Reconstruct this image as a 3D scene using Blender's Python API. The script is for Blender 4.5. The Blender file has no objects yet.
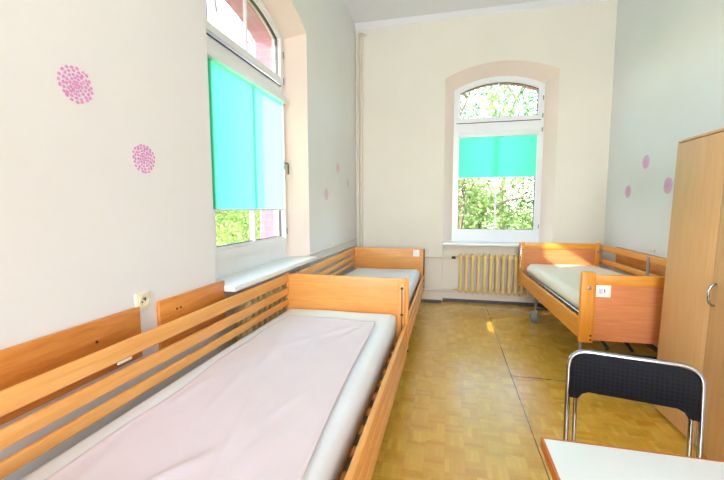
import bpy, bmesh, math, random
from mathutils import Vector, Matrix

# ------------------------------------------------------------------ camera, sky, sun, exposure
sc = bpy.context.scene
COL = sc.collection
PI = math.pi
rad = math.radians

YAW, PITCH, ROLL = rad(13.385), rad(5.139), rad(-0.141)
FPX = 365.36
cam_data = bpy.data.cameras.new('camera')
cam = bpy.data.objects.new('camera', cam_data)
COL.objects.link(cam)
cam_data.sensor_width = 36.0
cam_data.lens = FPX * 36.0 / 724.0
cam_data.clip_start = 0.05
fw = Vector((-math.sin(YAW) * math.cos(PITCH), math.cos(YAW) * math.cos(PITCH), -math.sin(PITCH)))
ri = Vector((math.cos(YAW), math.sin(YAW), 0))
up = ri.cross(fw)
cx = math.cos(ROLL) * ri + math.sin(ROLL) * up
cy = -math.sin(ROLL) * ri + math.cos(ROLL) * up
cam.matrix_world = Matrix(((cx.x, cy.x, -fw.x, 0), (cx.y, cy.y, -fw.y, 0), (cx.z, cy.z, -fw.z, 1.5), (0, 0, 0, 1)))
sc.camera = cam

SUN_DIR = Vector((1.0, 0.69, -0.675)).normalized()      # the way the sunlight travels
world = bpy.data.worlds.new('sky'); sc.world = world
world.use_nodes = True
wn = world.node_tree
bg = wn.nodes['Background']
sky = wn.nodes.new('ShaderNodeTexSky')
sky.sky_type = 'NISHITA'
sky.sun_disc = False
sky.sun_elevation = rad(38)
sky.sun_rotation = rad(234)
sky.air_density = 1.0
sky.dust_density = 1.2
sky.ozone_density = 1.0
wn.links.new(sky.outputs[0], bg.inputs[0])
bg.inputs[1].default_value = 1.85

sun_data = bpy.data.lights.new('sun', 'SUN')
sun_data.energy = 10.0
sun_data.angle = rad(0.6)
sun_data.color = (1.0, 0.92, 0.78)
sun = bpy.data.objects.new('sun', sun_data); COL.objects.link(sun)
sun.rotation_euler = SUN_DIR.to_track_quat('-Z', 'Y').to_euler()
sun.location = (-6, -2, 8)

def area(name, loc, direction, sx, sy, energy, color=(1, 1, 1), portal=False):
    d = bpy.data.lights.new(name, 'AREA'); d.shape = 'RECTANGLE'
    d.size = sx; d.size_y = sy; d.energy = energy; d.color = color
    o = bpy.data.objects.new(name, d); COL.objects.link(o)
    o.location = loc
    o.rotation_euler = Vector(direction).to_track_quat('-Z', 'Y').to_euler()
    if portal: d.cycles.is_portal = True
    return o
# fill lamp added behind the camera, shining in through the added rear window
area('rear_fill_light', (-0.05, -5.66, 2.1), (0, 1, 0.02), 2.0, 2.2, 380, (0.74, 0.83, 1.0))
area('left_window_portal', (-1.95, 2.80, 2.2), (1, 0, 0), 1.2, 2.3, 1, portal=True)
area('back_window_portal', (0.685, 6.28, 2.2), (0, -1, 0), 1.2, 2.4, 1, portal=True)

sc.view_settings.view_transform = 'Standard'
sc.view_settings.look = 'None'
sc.view_settings.gamma = 1.0
sc.view_settings.use_curve_mapping = False
sc.view_settings.exposure = 0.14
sc.cycles.use_denoising = True
sc.cycles.max_bounces = 10
sc.cycles.diffuse_bounces = 6
sc.cycles.transparent_max_bounces = 12
sc.cycles.sample_clamp_indirect = 6.0
sc.cycles.caustics_reflective = False

# ------------------------------------------------------------------ materials
def s2l(r, g, b):
    f = lambda v: v / 12.92 if v <= 0.04045 else ((v + 0.055) / 1.055) ** 2.4
    return (f(r / 255), f(g / 255), f(b / 255), 1)

def new_mat(name):
    m = bpy.data.materials.new(name); m.use_nodes = True
    return m, m.node_tree, m.node_tree.nodes['Principled BSDF']

def plain(name, col, rough=0.5, metal=0.0, var=0.04, scale=6.0, bump=0.0, bscale=60.0):
    """Colour with a faint procedural mottling and optional fine bump."""
    m, nt, p = new_mat(name)
    tc = nt.nodes.new('ShaderNodeTexCoord')
    n = nt.nodes.new('ShaderNodeTexNoise'); n.inputs['Scale'].default_value = scale; n.inputs['Detail'].default_value = 4
    nt.links.new(tc.outputs['Object'], n.inputs['Vector'])
    r = nt.nodes.new('ShaderNodeValToRGB')
    r.color_ramp.elements[0].position = 0.3; r.color_ramp.elements[1].position = 0.7
    r.color_ramp.elements[0].color = tuple(c * (1 - var) for c in col[:3]) + (1,)
    r.color_ramp.elements[1].color = tuple(min(1, c * (1 + var)) for c in col[:3]) + (1,)
    nt.links.new(n.outputs['Fac'], r.inputs[0]); nt.links.new(r.outputs[0], p.inputs['Base Color'])
    p.inputs['Roughness'].default_value = rough; p.inputs['Metallic'].default_value = metal
    if bump:
        b = nt.nodes.new('ShaderNodeBump'); b.inputs['Strength'].default_value = bump; b.inputs['Distance'].default_value = 0.01
        n2 = nt.nodes.new('ShaderNodeTexNoise'); n2.inputs['Scale'].default_value = bscale; n2.inputs['Detail'].default_value = 5
        nt.links.new(tc.outputs['Object'], n2.inputs['Vector'])
        nt.links.new(n2.outputs['Fac'], b.inputs['Height']); nt.links.new(b.outputs[0], p.inputs['Normal'])
    return m

def wood(name, light, dark, axis, rough=0.38, scale=3.0, stretch=16.0, pos=(0.35, 0.7)):
    """Straight wood grain running along the axis 0/1/2."""
    m, nt, p = new_mat(name)
    tc = nt.nodes.new('ShaderNodeTexCoord')
    mp = nt.nodes.new('ShaderNodeMapping')
    s = [stretch] * 3; s[axis] = 1.0
    mp.inputs['Scale'].default_value = s
    nt.links.new(tc.outputs['Object'], mp.inputs[0])
    n = nt.nodes.new('ShaderNodeTexNoise'); n.inputs['Scale'].default_value = scale
    n.inputs['Detail'].default_value = 6; n.inputs['Roughness'].default_value = 0.65; n.inputs['Distortion'].default_value = 0.4
    nt.links.new(mp.outputs[0], n.inputs['Vector'])
    r = nt.nodes.new('ShaderNodeValToRGB')
    r.color_ramp.elements[0].position = pos[0]; r.color_ramp.elements[1].position = pos[1]
    r.color_ramp.elements[0].color = dark; r.color_ramp.elements[1].color = light
    nt.links.new(n.outputs['Fac'], r.inputs[0]); nt.links.new(r.outputs[0], p.inputs['Base Color'])
    p.inputs['Roughness'].default_value = rough
    return m

def glass_mat():
    m, nt, p = new_mat('window_glass')
    nt.nodes.remove(p)
    out = nt.nodes['Material Output']
    t = nt.nodes.new('ShaderNodeBsdfTransparent'); t.inputs[0].default_value = (0.97, 0.985, 0.98, 1)
    g = nt.nodes.new('ShaderNodeBsdfGlossy'); g.inputs['Roughness'].default_value = 0.02
    lw = nt.nodes.new('ShaderNodeLayerWeight'); lw.inputs[0].default_value = 0.12
    fr = nt.nodes.new('ShaderNodeMath'); fr.operation = 'MULTIPLY'; fr.inputs[1].default_value = 0.5
    nt.links.new(lw.outputs['Fresnel'], fr.inputs[0])
    mx = nt.nodes.new('ShaderNodeMixShader')
    nt.links.new(fr.outputs[0], mx.inputs[0]); nt.links.new(t.outputs[0], mx.inputs[1]); nt.links.new(g.outputs[0], mx.inputs[2])
    nt.links.new(mx.outputs[0], out.inputs[0])
    return m

def translucent_mat(name, col, tcol, fac, scale=40):
    m, nt, p = new_mat(name)
    out = nt.nodes['Material Output']
    nt.nodes.remove(p)
    d = nt.nodes.new('ShaderNodeBsdfDiffuse'); t = nt.nodes.new('ShaderNodeBsdfTranslucent')
    d.inputs[0].default_value = col; t.inputs[0].default_value = tcol
    tc = nt.nodes.new('ShaderNodeTexCoord')
    n = nt.nodes.new('ShaderNodeTexNoise'); n.inputs['Scale'].default_value = scale
    nt.links.new(tc.outputs['Object'], n.inputs['Vector'])
    b = nt.nodes.new('ShaderNodeBump'); b.inputs['Strength'].default_value = 0.1; b.inputs['Distance'].default_value = 0.002
    nt.links.new(n.outputs['Fac'], b.inputs['Height']); nt.links.new(b.outputs[0], d.inputs['Normal'])
    mx = nt.nodes.new('ShaderNodeMixShader'); mx.inputs[0].default_value = fac
    nt.links.new(d.outputs[0], mx.inputs[1]); nt.links.new(t.outputs[0], mx.inputs[2]); nt.links.new(mx.outputs[0], out.inputs[0])
    return m

def leaf_mat(name, c1, c2):
    m, nt, p = new_mat(name)
    out = nt.nodes['Material Output']; nt.nodes.remove(p)
    g = nt.nodes.new('ShaderNodeTexCoord')
    n = nt.nodes.new('ShaderNodeTexNoise'); n.inputs['Scale'].default_value = 3.5; n.inputs['Detail'].default_value = 5
    nt.links.new(g.outputs['Object'], n.inputs['Vector'])
    r = nt.nodes.new('ShaderNodeValToRGB'); r.color_ramp.elements[0].position = 0.35; r.color_ramp.elements[1].position = 0.65
    r.color_ramp.elements[0].color = c1; r.color_ramp.elements[1].color = c2
    nt.links.new(n.outputs['Fac'], r.inputs[0])
    d = nt.nodes.new('ShaderNodeBsdfDiffuse'); t = nt.nodes.new('ShaderNodeBsdfTranslucent')
    nt.links.new(r.outputs[0], d.inputs[0]); nt.links.new(r.outputs[0], t.inputs[0])
    mx = nt.nodes.new('ShaderNodeMixShader'); mx.inputs[0].default_value = 0.4
    nt.links.new(d.outputs[0], mx.inputs[1]); nt.links.new(t.outputs[0], mx.inputs[2]); nt.links.new(mx.outputs[0], out.inputs[0])
    return m

def brick_mat(name, c1, c2, mortar):
    m, nt, p = new_mat(name)
    tc = nt.nodes.new('ShaderNodeTexCoord')
    mp = nt.nodes.new('ShaderNodeMapping'); mp.inputs['Rotation'].default_value = (rad(90), 0, 0)
    nt.links.new(tc.outputs['Object'], mp.inputs[0])
    b = nt.nodes.new('ShaderNodeTexBrick'); b.inputs['Scale'].default_value = 4.0
    b.inputs['Color1'].default_value = c1; b.inputs['Color2'].default_value = c2; b.inputs['Mortar'].default_value = mortar
    nt.links.new(mp.outputs[0], b.inputs['Vector']); nt.links.new(b.outputs['Color'], p.inputs['Base Color'])
    p.inputs['Roughness'].default_value = 0.85
    return m

def floor_mat():
    m, nt, p = new_mat('parquet_patterned_linoleum')
    L = nt.links
    def math_(op, a, b=None):
        n = nt.nodes.new('ShaderNodeMath'); n.operation = op
        for i, v in enumerate((a, b)):
            if v is None: continue
            if isinstance(v, (int, float)): n.inputs[i].default_value = v
            else: L.new(v, n.inputs[i])
        return n.outputs[0]
    tc = nt.nodes.new('ShaderNodeTexCoord')
    sep = nt.nodes.new('ShaderNodeSeparateXYZ'); L.new(tc.outputs['Object'], sep.inputs[0])
    X, Y = sep.outputs[0], sep.outputs[1]
    P, N = 0.118, 4.0
    xs, ys = math_('DIVIDE', X, P), math_('DIVIDE', Y, P)
    fx, fy = math_('FLOOR', xs), math_('FLOOR', ys)
    par = math_('ABSOLUTE', math_('MODULO', math_('ADD', fx, fy), 2.0))     # 0 or 1
    u, v = math_('SUBTRACT', xs, fx), math_('SUBTRACT', ys, fy)
    inv = math_('SUBTRACT', 1.0, par)
    across = math_('ADD', math_('MULTIPLY', u, par), math_('MULTIPLY', v, inv))
    along = math_('ADD', math_('MULTIPLY', v, par), math_('MULTIPLY', u, inv))
    sN = math_('MULTIPLY', across, N)
    idx = math_('FLOOR', sN)
    fr = math_('SUBTRACT', sN, idx)
    cv = nt.nodes.new('ShaderNodeCombineXYZ')
    L.new(fx, cv.inputs[0]); L.new(fy, cv.inputs[1]); L.new(idx, cv.inputs[2])
    wnz = nt.nodes.new('ShaderNodeTexWhiteNoise'); wnz.noise_dimensions = '3D'; L.new(cv.outputs[0], wnz.inputs['Vector'])
    # grain inside each finger
    gv = nt.nodes.new('ShaderNodeCombineXYZ')
    L.new(math_('MULTIPLY', along, 1.2), gv.inputs[0]); L.new(math_('MULTIPLY', across, 14.0), gv.inputs[1]); L.new(math_('MULTIPLY', wnz.outputs[0], 31.0), gv.inputs[2])
    gn = nt.nodes.new('ShaderNodeTexNoise'); gn.inputs['Scale'].default_value = 1.6; gn.inputs['Detail'].default_value = 4
    L.new(gv.outputs[0], gn.inputs['Vector'])
    tone = math_('ADD', math_('ADD', math_('MULTIPLY', wnz.outputs[0], 0.5), math_('MULTIPLY', gn.outputs[0], 0.35)), math_('MULTIPLY', par, 0.16))
    ramp = nt.nodes.new('ShaderNodeValToRGB'); L.new(tone, ramp.inputs[0])
    ramp.color_ramp.elements[0].position = 0.15; ramp.color_ramp.elements[1].position = 0.85
    ramp.color_ramp.elements[0].color = s2l(210, 156, 46); ramp.color_ramp.elements[1].color = s2l(236, 192, 82)
    edge = math_('LESS_THAN', math_('ABSOLUTE', math_('SUBTRACT', fr, 0.5)), 0.47)
    e2 = math_('LESS_THAN', math_('ABSOLUTE', math_('SUBTRACT', along, 0.5)), 0.49)
    e = math_('MULTIPLY', edge, e2)
    mx = nt.nodes.new('ShaderNodeMixRGB'); mx.inputs[1].default_value = s2l(170, 120, 42)
    k = math_('ADD', math_('MULTIPLY', e, 0.45), 0.55)
    L.new(k, mx.inputs[0]); L.new(ramp.outputs[0], mx.inputs[2])
    # the two seams between the sheets of flooring
    s1 = math_('LESS_THAN', math_('ABSOLUTE', math_('SUBTRACT', X, 0.566)), 0.0035)
    s2 = math_('MULTIPLY', math_('LESS_THAN', math_('ABSOLUTE', math_('SUBTRACT', Y, 3.355)), 0.005), math_('GREATER_THAN', X, 0.566))
    seam = math_('MAXIMUM', s1, s2)
    mx2 = nt.nodes.new('ShaderNodeMixRGB'); mx2.inputs[2].default_value = s2l(72, 50, 26)
    L.new(seam, mx2.inputs[0]); L.new(mx.outputs[0], mx2.inputs[1])
    L.new(mx2.outputs[0], p.inputs['Base Color'])
    rn = nt.nodes.new('ShaderNodeTexNoise'); rn.inputs['Scale'].default_value = 2.0; rn.inputs['Detail'].default_value = 5
    L.new(tc.outputs['Object'], rn.inputs['Vector'])
    L.new(math_('ADD', math_('MULTIPLY', rn.outputs[0], 0.14), 0.20), p.inputs['Roughness'])
    p.inputs['IOR'].default_value = 1.5
    p.inputs['Coat Weight'].default_value = 0.6; p.inputs['Coat Roughness'].default_value = 0.24
    return m

M = {}
M['wall_cream'] = plain('cream_wall_paint', s2l(236, 230, 217), 0.85, var=0.025, scale=1.2, bump=0.05, bscale=35)
M['wall_left'] = plain('pale_wall_paint', s2l(231, 231, 230), 0.85, var=0.02, scale=1.2, bump=0.05, bscale=35)
M['wall_right'] = plain('cool_pale_wall_paint', s2l(230, 231, 233), 0.85, var=0.02, scale=1.2, bump=0.05, bscale=35)
M['ceiling'] = plain('white_ceiling_paint', s2l(241, 242, 250), 0.9, var=0.015, scale=1.0)
M['reveal'] = plain('peach_reveal', s2l(243, 226, 214), 0.85, var=0.02, scale=1.2, bump=0.05, bscale=35)  # even tone on the window reveals, more peach than the walls
M['floor'] = floor_mat()
M['pvc'] = plain('white_plastic_window', s2l(240, 241, 243), 0.3, var=0.01)
M['sill'] = plain('white_sill_board', s2l(240, 243, 244), 0.3, var=0.02)
M['glass'] = glass_mat()
M['gasket'] = plain('dark_rubber_gasket', s2l(58, 60, 64), 0.6)
M['baseboard'] = plain('dark_grey_skirting', s2l(86, 82, 80), 0.5)
M['blind'] = translucent_mat('turquoise_blind_cloth', s2l(90, 210, 180), s2l(118, 238, 195), 0.6)
M['beech_x'] = wood('beech_panel', s2l(240, 172, 92), s2l(224, 148, 70), 0)
M['beech_y'] = wood('beech_rail', s2l(243, 182, 106), s2l(230, 160, 82), 1)
M['beech_z'] = wood('beech_post', s2l(240, 175, 98), s2l(226, 152, 74), 2)
M['amber_x'] = wood('amber_frame_along', s2l(240, 168, 66), s2l(226, 146, 48), 0)
M['amber_y'] = wood('amber_rail', s2l(238, 164, 70), s2l(222, 142, 52), 1)
M['amber_z'] = wood('amber_post', s2l(238, 166, 64), s2l(222, 144, 46), 2)
M['inset_x'] = wood('reddish_beech_inset', s2l(226, 152, 98), s2l(208, 128, 78), 0, scale=4, stretch=22)
M['board_y'] = wood('knotty_wall_board', s2l(232, 158, 76), s2l(198, 116, 44), 1, scale=2.2, stretch=9)
M['ward_z'] = wood('wardrobe_beech_laminate', s2l(222, 176, 124), s2l(211, 160, 108), 2, rough=0.45, scale=2.4, stretch=14, pos=(0.3, 0.75))
M['table_edge'] = wood('orange_brown_edge', s2l(206, 118, 56), s2l(178, 92, 38), 1, rough=0.35)
M['table_white'] = plain('white_laminate', s2l(240, 243, 246), 0.3, var=0.01)
M['steel'] = plain('grey_painted_steel', s2l(150, 152, 156), 0.35, 0.6)
M['dark_steel'] = plain('dark_steel_track', s2l(70, 66, 62), 0.4, 0.5)
M['chrome'] = plain('chrome_tube', s2l(170, 173, 178), 0.14, 1.0, var=0.01)
M['rubber'] = plain('grey_black_rubber', s2l(60, 60, 62), 0.6)
M['tyre'] = plain('grey_caster_tyre', s2l(120, 120, 122), 0.5)
M['black'] = plain('black_plastic', s2l(18, 18, 20), 0.4)
M['sheet_white'] = plain('white_cotton_sheet', s2l(238, 242, 247), 0.85, var=0.015, bump=0.25, bscale=14)
M['sheet_pink'] = plain('pale_pink_cotton', s2l(232, 217, 224), 0.85, var=0.02, bump=0.12, bscale=9)
M['mattress_cream'] = plain('cream_mattress_cover', s2l(244, 238, 222), 0.7, var=0.02, bump=0.1, bscale=10)
M['radiator'] = plain('cream_yellow_enamel', s2l(236, 210, 150), 0.35, var=0.03)
M['pipe'] = plain('cream_pipe_paint', s2l(228, 219, 202), 0.35, var=0.02)
M['socket'] = plain('ivory_plastic', s2l(238, 230, 200), 0.35)
M['card'] = plain('white_card', s2l(244, 243, 240), 0.6)
M['ink'] = plain('grey_ink', s2l(80, 84, 96), 0.6)
M['pale_blue'] = plain('pale_blue_print', s2l(206, 214, 232), 0.6)
M['flower_deep'] = plain('pink_flower_vinyl', s2l(222, 150, 205), 0.5, var=0.12, scale=50)
M['flower_pale'] = plain('pale_pink_flower_vinyl', s2l(225, 182, 205), 0.5, var=0.08, scale=50)
M['brick'] = brick_mat('red_outer_brick', s2l(192, 112, 136), s2l(186, 104, 126), s2l(198, 140, 156))
M['roofing'] = plain('outer_roofing', s2l(150, 140, 130), 0.9)
M['ground'] = plain('outdoor_grass', s2l(140, 165, 80), 0.95, var=0.2, scale=2)
M['leaf_a'] = leaf_mat('light_green_leaves', s2l(104, 136, 66), s2l(172, 192, 124))
M['leaf_b'] = leaf_mat('yellow_green_leaves', s2l(124, 146, 78), s2l(188, 196, 134))
M['leaf_c'] = leaf_mat('dark_green_leaves', s2l(64, 100, 50), s2l(132, 162, 96))
M['bark'] = plain('grey_brown_bark', s2l(100, 84, 68), 0.9, var=0.2, scale=10)

# black upholstery with a small woven dot pattern
def woven_mat():
    m, nt, p = new_mat('black_woven_pad')
    tc = nt.nodes.new('ShaderNodeTexCoord')
    v = nt.nodes.new('ShaderNodeTexVoronoi'); v.inputs['Scale'].default_value = 55; v.inputs['Randomness'].default_value = 0.0
    nt.links.new(tc.outputs['Object'], v.inputs['Vector'])
    r = nt.nodes.new('ShaderNodeValToRGB')
    r.color_ramp.elements[0].position = 0.2; r.color_ramp.elements[1].position = 0.45
    r.color_ramp.elements[0].color = s2l(8, 8, 11); r.color_ramp.elements[1].color = s2l(26, 27, 33)
    nt.links.new(v.outputs['Distance'], r.inputs[0]); nt.links.new(r.outputs[0], p.inputs['Base Color'])
    b = nt.nodes.new('ShaderNodeBump'); b.inputs['Strength'].default_value = 0.4; b.inputs['Distance'].default_value = 0.003
    nt.links.new(v.outputs['Distance'], b.inputs['Height']); nt.links.new(b.outputs[0], p.inputs['Normal'])
    p.inputs['Roughness'].default_value = 0.8
    p.inputs['Specular IOR Level'].default_value = 0.2
    return m
M['woven'] = woven_mat()

# ------------------------------------------------------------------ geometry helpers
class MB:
    """Collects shapes into one bmesh; coordinates are local to the thing's root."""
    def __init__(self): self.bm = bmesh.new()
    def box(self, x0, x1, y0, y1, z0, z1, bev=0.0, seg=2):
        t = bmesh.new()
        vs = [t.verts.new((x, y, z)) for x in (x0, x1) for y in (y0, y1) for z in (z0, z1)]
        for f in ((0, 1, 3, 2), (4, 6, 7, 5), (0, 4, 5, 1), (2, 3, 7, 6), (0, 2, 6, 4), (1, 5, 7, 3)):
            t.faces.new([vs[i] for i in f])
        if bev:
            bmesh.ops.bevel(t, geom=t.edges[:], offset=bev, segments=seg, profile=0.5, affect='EDGES')
        self._merge(t); return self
    def _merge(self, t):
        bmesh.ops.recalc_face_normals(t, faces=t.faces[:])
        me = bpy.data.meshes.new('tmp'); t.to_mesh(me); t.free()
        self.bm.from_mesh(me); bpy.data.meshes.remove(me)
    def prism(self, pts, fn, d0, d1, bev=0.0):
        """Outline pts (a,b) extruded from d0 to d1; fn(a,b,d) -> xyz."""
        t = bmesh.new()
        A = [t.verts.new(fn(a, b, d0)) for a, b in pts]; B = [t.verts.new(fn(a, b, d1)) for a, b in pts]
        t.faces.new(A); t.faces.new(B[::-1])
        n = len(pts)
        for i in range(n): t.faces.new((A[i], A[(i + 1) % n], B[(i + 1) % n], B[i]))
        if bev:
            es = [e for e in t.edges if (e.verts[0] in A) == (e.verts[1] in A)]
            bmesh.ops.bevel(t, geom=es, offset=bev, segments=2, profile=0.5, affect='EDGES')
        self._merge(t); return self
    def ring(self, outer, inner, fn, d0, d1):
        """A closed band between two outlines with the same number of points (a frame)."""
        t = bmesh.new(); n = len(outer)
        rows = [[t.verts.new(fn(a, b, d)) for a, b in o] for o, d in ((outer, d0), (inner, d0), (inner, d1), (outer, d1))]
        for k in range(4):
            r0, r1 = rows[k], rows[(k + 1) % 4]
            for i in range(n): t.faces.new((r0[i], r0[(i + 1) % n], r1[(i + 1) % n], r1[i]))
        self._merge(t); return self
    def strip(self, a, b, closed=False):
        """Faces between two lists of xyz points."""
        A = [self.bm.verts.new(p) for p in a]; B = [self.bm.verts.new(p) for p in b]
        n = len(a)
        for i in range(n if closed else n - 1):
            self.bm.faces.new((A[i], A[(i + 1) % n], B[(i + 1) % n], B[i]))
        return self
    def tube(self, pts, r, seg=12, caps=True, radii=None):
        pts = [Vector(p) for p in pts]
        t = bmesh.new(); rings = []
        prev = None
        for i, p in enumerate(pts):
            d = (pts[min(i + 1, len(pts) - 1)] - pts[max(i - 1, 0)]).normalized()
            if prev is None:
                nrm = d.orthogonal().normalized()
            else:
                nrm = prev - d * prev.dot(d)
                nrm = nrm.normalized() if nrm.length > 1e-6 else d.orthogonal().normalized()
            prev = nrm; bi = d.cross(nrm)
            rr = radii[i] if radii else r
            rings.append([t.verts.new(p + (nrm * math.cos(2 * PI * k / seg) + bi * math.sin(2 * PI * k / seg)) * rr) for k in range(seg)])
        for a, b in zip(rings, rings[1:]):
            for k in range(seg): t.faces.new((a[k], a[(k + 1) % seg], b[(k + 1) % seg], b[k]))
        if caps:
            t.faces.new(rings[0][::-1]); t.faces.new(rings[-1])
        self._merge(t); return self
    def disc(self, c, axis, r, h, seg=20, bev=0.0):
        a = Vector(axis).normalized(); c = Vector(c)
        if bev:
            return self.tube([c - a * h / 2, c - a * (h / 2 - bev * .3), c - a * (h / 2 - bev), c + a * (h / 2 - bev), c + a * (h / 2 - bev * .3), c + a * h / 2], r, seg,
                             radii=[r - bev, r - bev * .3, r, r, r - bev * .3, r - bev])
        return self.tube([c - a * h / 2, c + a * h / 2], r, seg)

def link(name, me, mat, parent=None, smooth=True):
    o = bpy.data.objects.new(name, me); COL.objects.link(o)
    me.materials.append(mat)
    if smooth:
        for p in me.polygons: p.use_smooth = True
        me.set_sharp_from_angle(angle=rad(38))
    if parent: o.parent = parent
    return o

def obj(name, mb, mat, parent=None, smooth=True, recalc=False):
    if recalc: bmesh.ops.recalc_face_normals(mb.bm, faces=mb.bm.faces[:])
    me = bpy.data.meshes.new(name); mb.bm.to_mesh(me); mb.bm.free()
    return link(name, me, mat, parent, smooth)

def thing(name, label, cat, loc=(0, 0, 0), rotz=0.0, group=None):
    o = bpy.data.objects.new(name, None); COL.objects.link(o)
    o.empty_display_size = 0.1
    o.location = loc; o.rotation_euler = (0, 0, rotz)
    o['label'] = label; o['category'] = cat
    if group: o['group'] = group
    return o

def tag(o, label, cat, group=None, kind=None, loc=None):
    o['label'] = label; o['category'] = cat
    if group: o['group'] = group
    if kind: o['kind'] = kind
    if loc: o.location = loc
    return o

def struct(name, mb, mat, parent=None, smooth=False, recalc=True):
    o = obj(name, mb, mat, parent, smooth, recalc)
    if parent is None: o['kind'] = 'structure'
    return o

def arc_fillet(pts, r, n=6):
    """Polyline with rounded corners."""
    pts = [Vector(p) for p in pts]; out = [pts[0]]
    for a, b, c in zip(pts, pts[1:], pts[2:]):
        d1 = (a - b); d2 = (c - b)
        k = min(r, d1.length * .49, d2.length * .49)
        p, q = b + d1.normalized() * k, b + d2.normalized() * k
        for i in range(n + 1):
            t = i / n
            out.append(p * (1 - t) ** 2 + b * 2 * t * (1 - t) + q * t * t)
    out.append(pts[-1]); return out

# ------------------------------------------------------------------ the room
XL, XR, YB, YR, ZC = -1.46, 2.12, 5.75, -5.5, 4.29
THK = 0.5
NA = 24
def arch(c, half, zbot, zspring, zapex, n=NA):
    """Opening outline: left jamb foot, arch from left to right, right jamb foot."""
    rise = zapex - zspring
    R = (half * half + rise * rise) / (2 * rise); zc = zapex - R
    a = math.asin(half / R)
    pts = [(c - half, zbot)]
    for i in range(n + 1):
        t = -a + 2 * a * i / n
        pts.append((c + R * math.sin(t), zc + R * math.cos(t)))
    pts.append((c + half, zbot))
    return pts

fn_back = lambda u, z, d: (u, YB + d, z)
fn_left = lambda u, z, d: (XL - d, u, z)

def arched_wall(name, fn, ua, ub, front, back, mat, zniche, dniche=0.13, dframe=0.2):
    """Inner wall face with an arched, splayed reveal and a radiator niche below the sill."""
    mb = MB(); n = len(front)
    u0, u1 = front[0][0], front[-1][0]
    z0 = front[0][1]
    mb.strip([fn(ua, 0, 0), fn(u0, 0, 0)], [fn(ua, ZC, 0), fn(u0, ZC, 0)])
    mb.strip([fn(u1, 0, 0), fn(ub, 0, 0)], [fn(u1, ZC, 0), fn(ub, ZC, 0)])
    top = front[1:-1]
    mb.strip([fn(u, z, 0) for u, z in top], [fn(u, ZC, 0) for u, z in top])
    # niche
    mb.strip([fn(u0, 0, 0), fn(u0, 0, dniche), fn(u1, 0, dniche), fn(u1, 0, 0)], [fn(u0, z0, 0), fn(u0, z0, dniche), fn(u1, z0, dniche), fn(u1, z0, 0)])
    mb.strip([fn(u0, z0, dniche), fn(u1, z0, dniche)], [fn(u0, z0, dframe + .1), fn(u1, z0, dframe + .1)])
    w = struct(name, mb, mat)
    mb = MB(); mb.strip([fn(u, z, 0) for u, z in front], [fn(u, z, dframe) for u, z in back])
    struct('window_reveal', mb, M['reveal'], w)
    return w

def outer_skin(name, fn, ua, ub, hole, mat):
    """The brick outside of the wall with its own reveal around the window."""
    mb = MB()
    u0, u1, zb = hole[0][0], hole[-1][0], hole[0][1]
    D0, D1, ZT = 0.28, 0.46, ZC + .3
    for ul, ur, zl, zr in ((ua, u0, -.8, ZT), (u1, ub, -.8, ZT), (u0, u1, -.8, zb)):
        mb.strip([fn(ul, zl, D1), fn(ur, zl, D1)], [fn(ul, zr, D1), fn(ur, zr, D1)])
    top = hole[1:-1]
    mb.strip([fn(u, z, D1) for u, z in top], [fn(u, ZT, D1) for u, z in top])
    cl = hole + [hole[0]]
    mb.strip([fn(u, z, D0) for u, z in cl], [fn(u, z, D1) for u, z in cl])
    # closing face around the frame
    c = (u0 + u1) / 2
    big = [(c + (u - c) * 1.5, zb + (z - zb) * 1.12 - (.2 if i in (0, len(hole) - 1) else 0)) for i, (u, z) in enumerate(hole)]
    mb.strip([fn(u, z, D0) for u, z in cl], [fn(u, z, D0) for u, z in big + [big[0]]])
    return struct(name, mb, mat)

mb = MB(); mb.box(XL - .45, XR + .3, YR - .3, YB + .45, -0.2, 0.0); struct('floor', mb, M['floor'])
mb = MB(); mb.box(XL - .45, XR + .3, YR - .3, YB + .45, ZC, ZC + .25); struct('ceiling', mb, M['ceiling'])
mb = MB(); mb.box(XR, XR + .25, YR - .25, YB + .45, -.0, ZC); struct('wall_right', mb, M['wall_right'])

CB, CL_ = 0.685, 2.87           # window centres along the back and left wall
ZS_B, ZS_L = 0.925, 0.945       # undersides of the sills
front_b = arch(CB, 0.775, ZS_B, 3.40, 3.58); back_b = arch(CB, 0.64, ZS_B, 3.272, 3.432)
front_l = arch(CL_, 0.82, ZS_L, 3.28, 3.46); back_l = arch(CL_, 0.65, ZS_L, 3.165, 3.325)
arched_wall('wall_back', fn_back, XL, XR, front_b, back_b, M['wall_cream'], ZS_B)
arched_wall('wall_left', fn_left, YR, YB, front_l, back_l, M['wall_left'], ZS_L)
outer_skin('wall_back_outside', fn_back, XL - .46, XR + .3, arch(CB, .60, 1.03, 3.24, 3.385), M['brick'])
outer_skin('wall_left_outside', fn_left, YR - .3, YB + .46, arch(CL_, .60, 1.06, 3.15, 3.28), M['brick'])

# brick buttress on the outside of the left wall, before the window
mb = MB(); mb.box(XL - 1.29, XL - .45, 1.2, 2.25, -.9, ZC + .3); struct('wall_buttress', mb, M['brick'])
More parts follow.
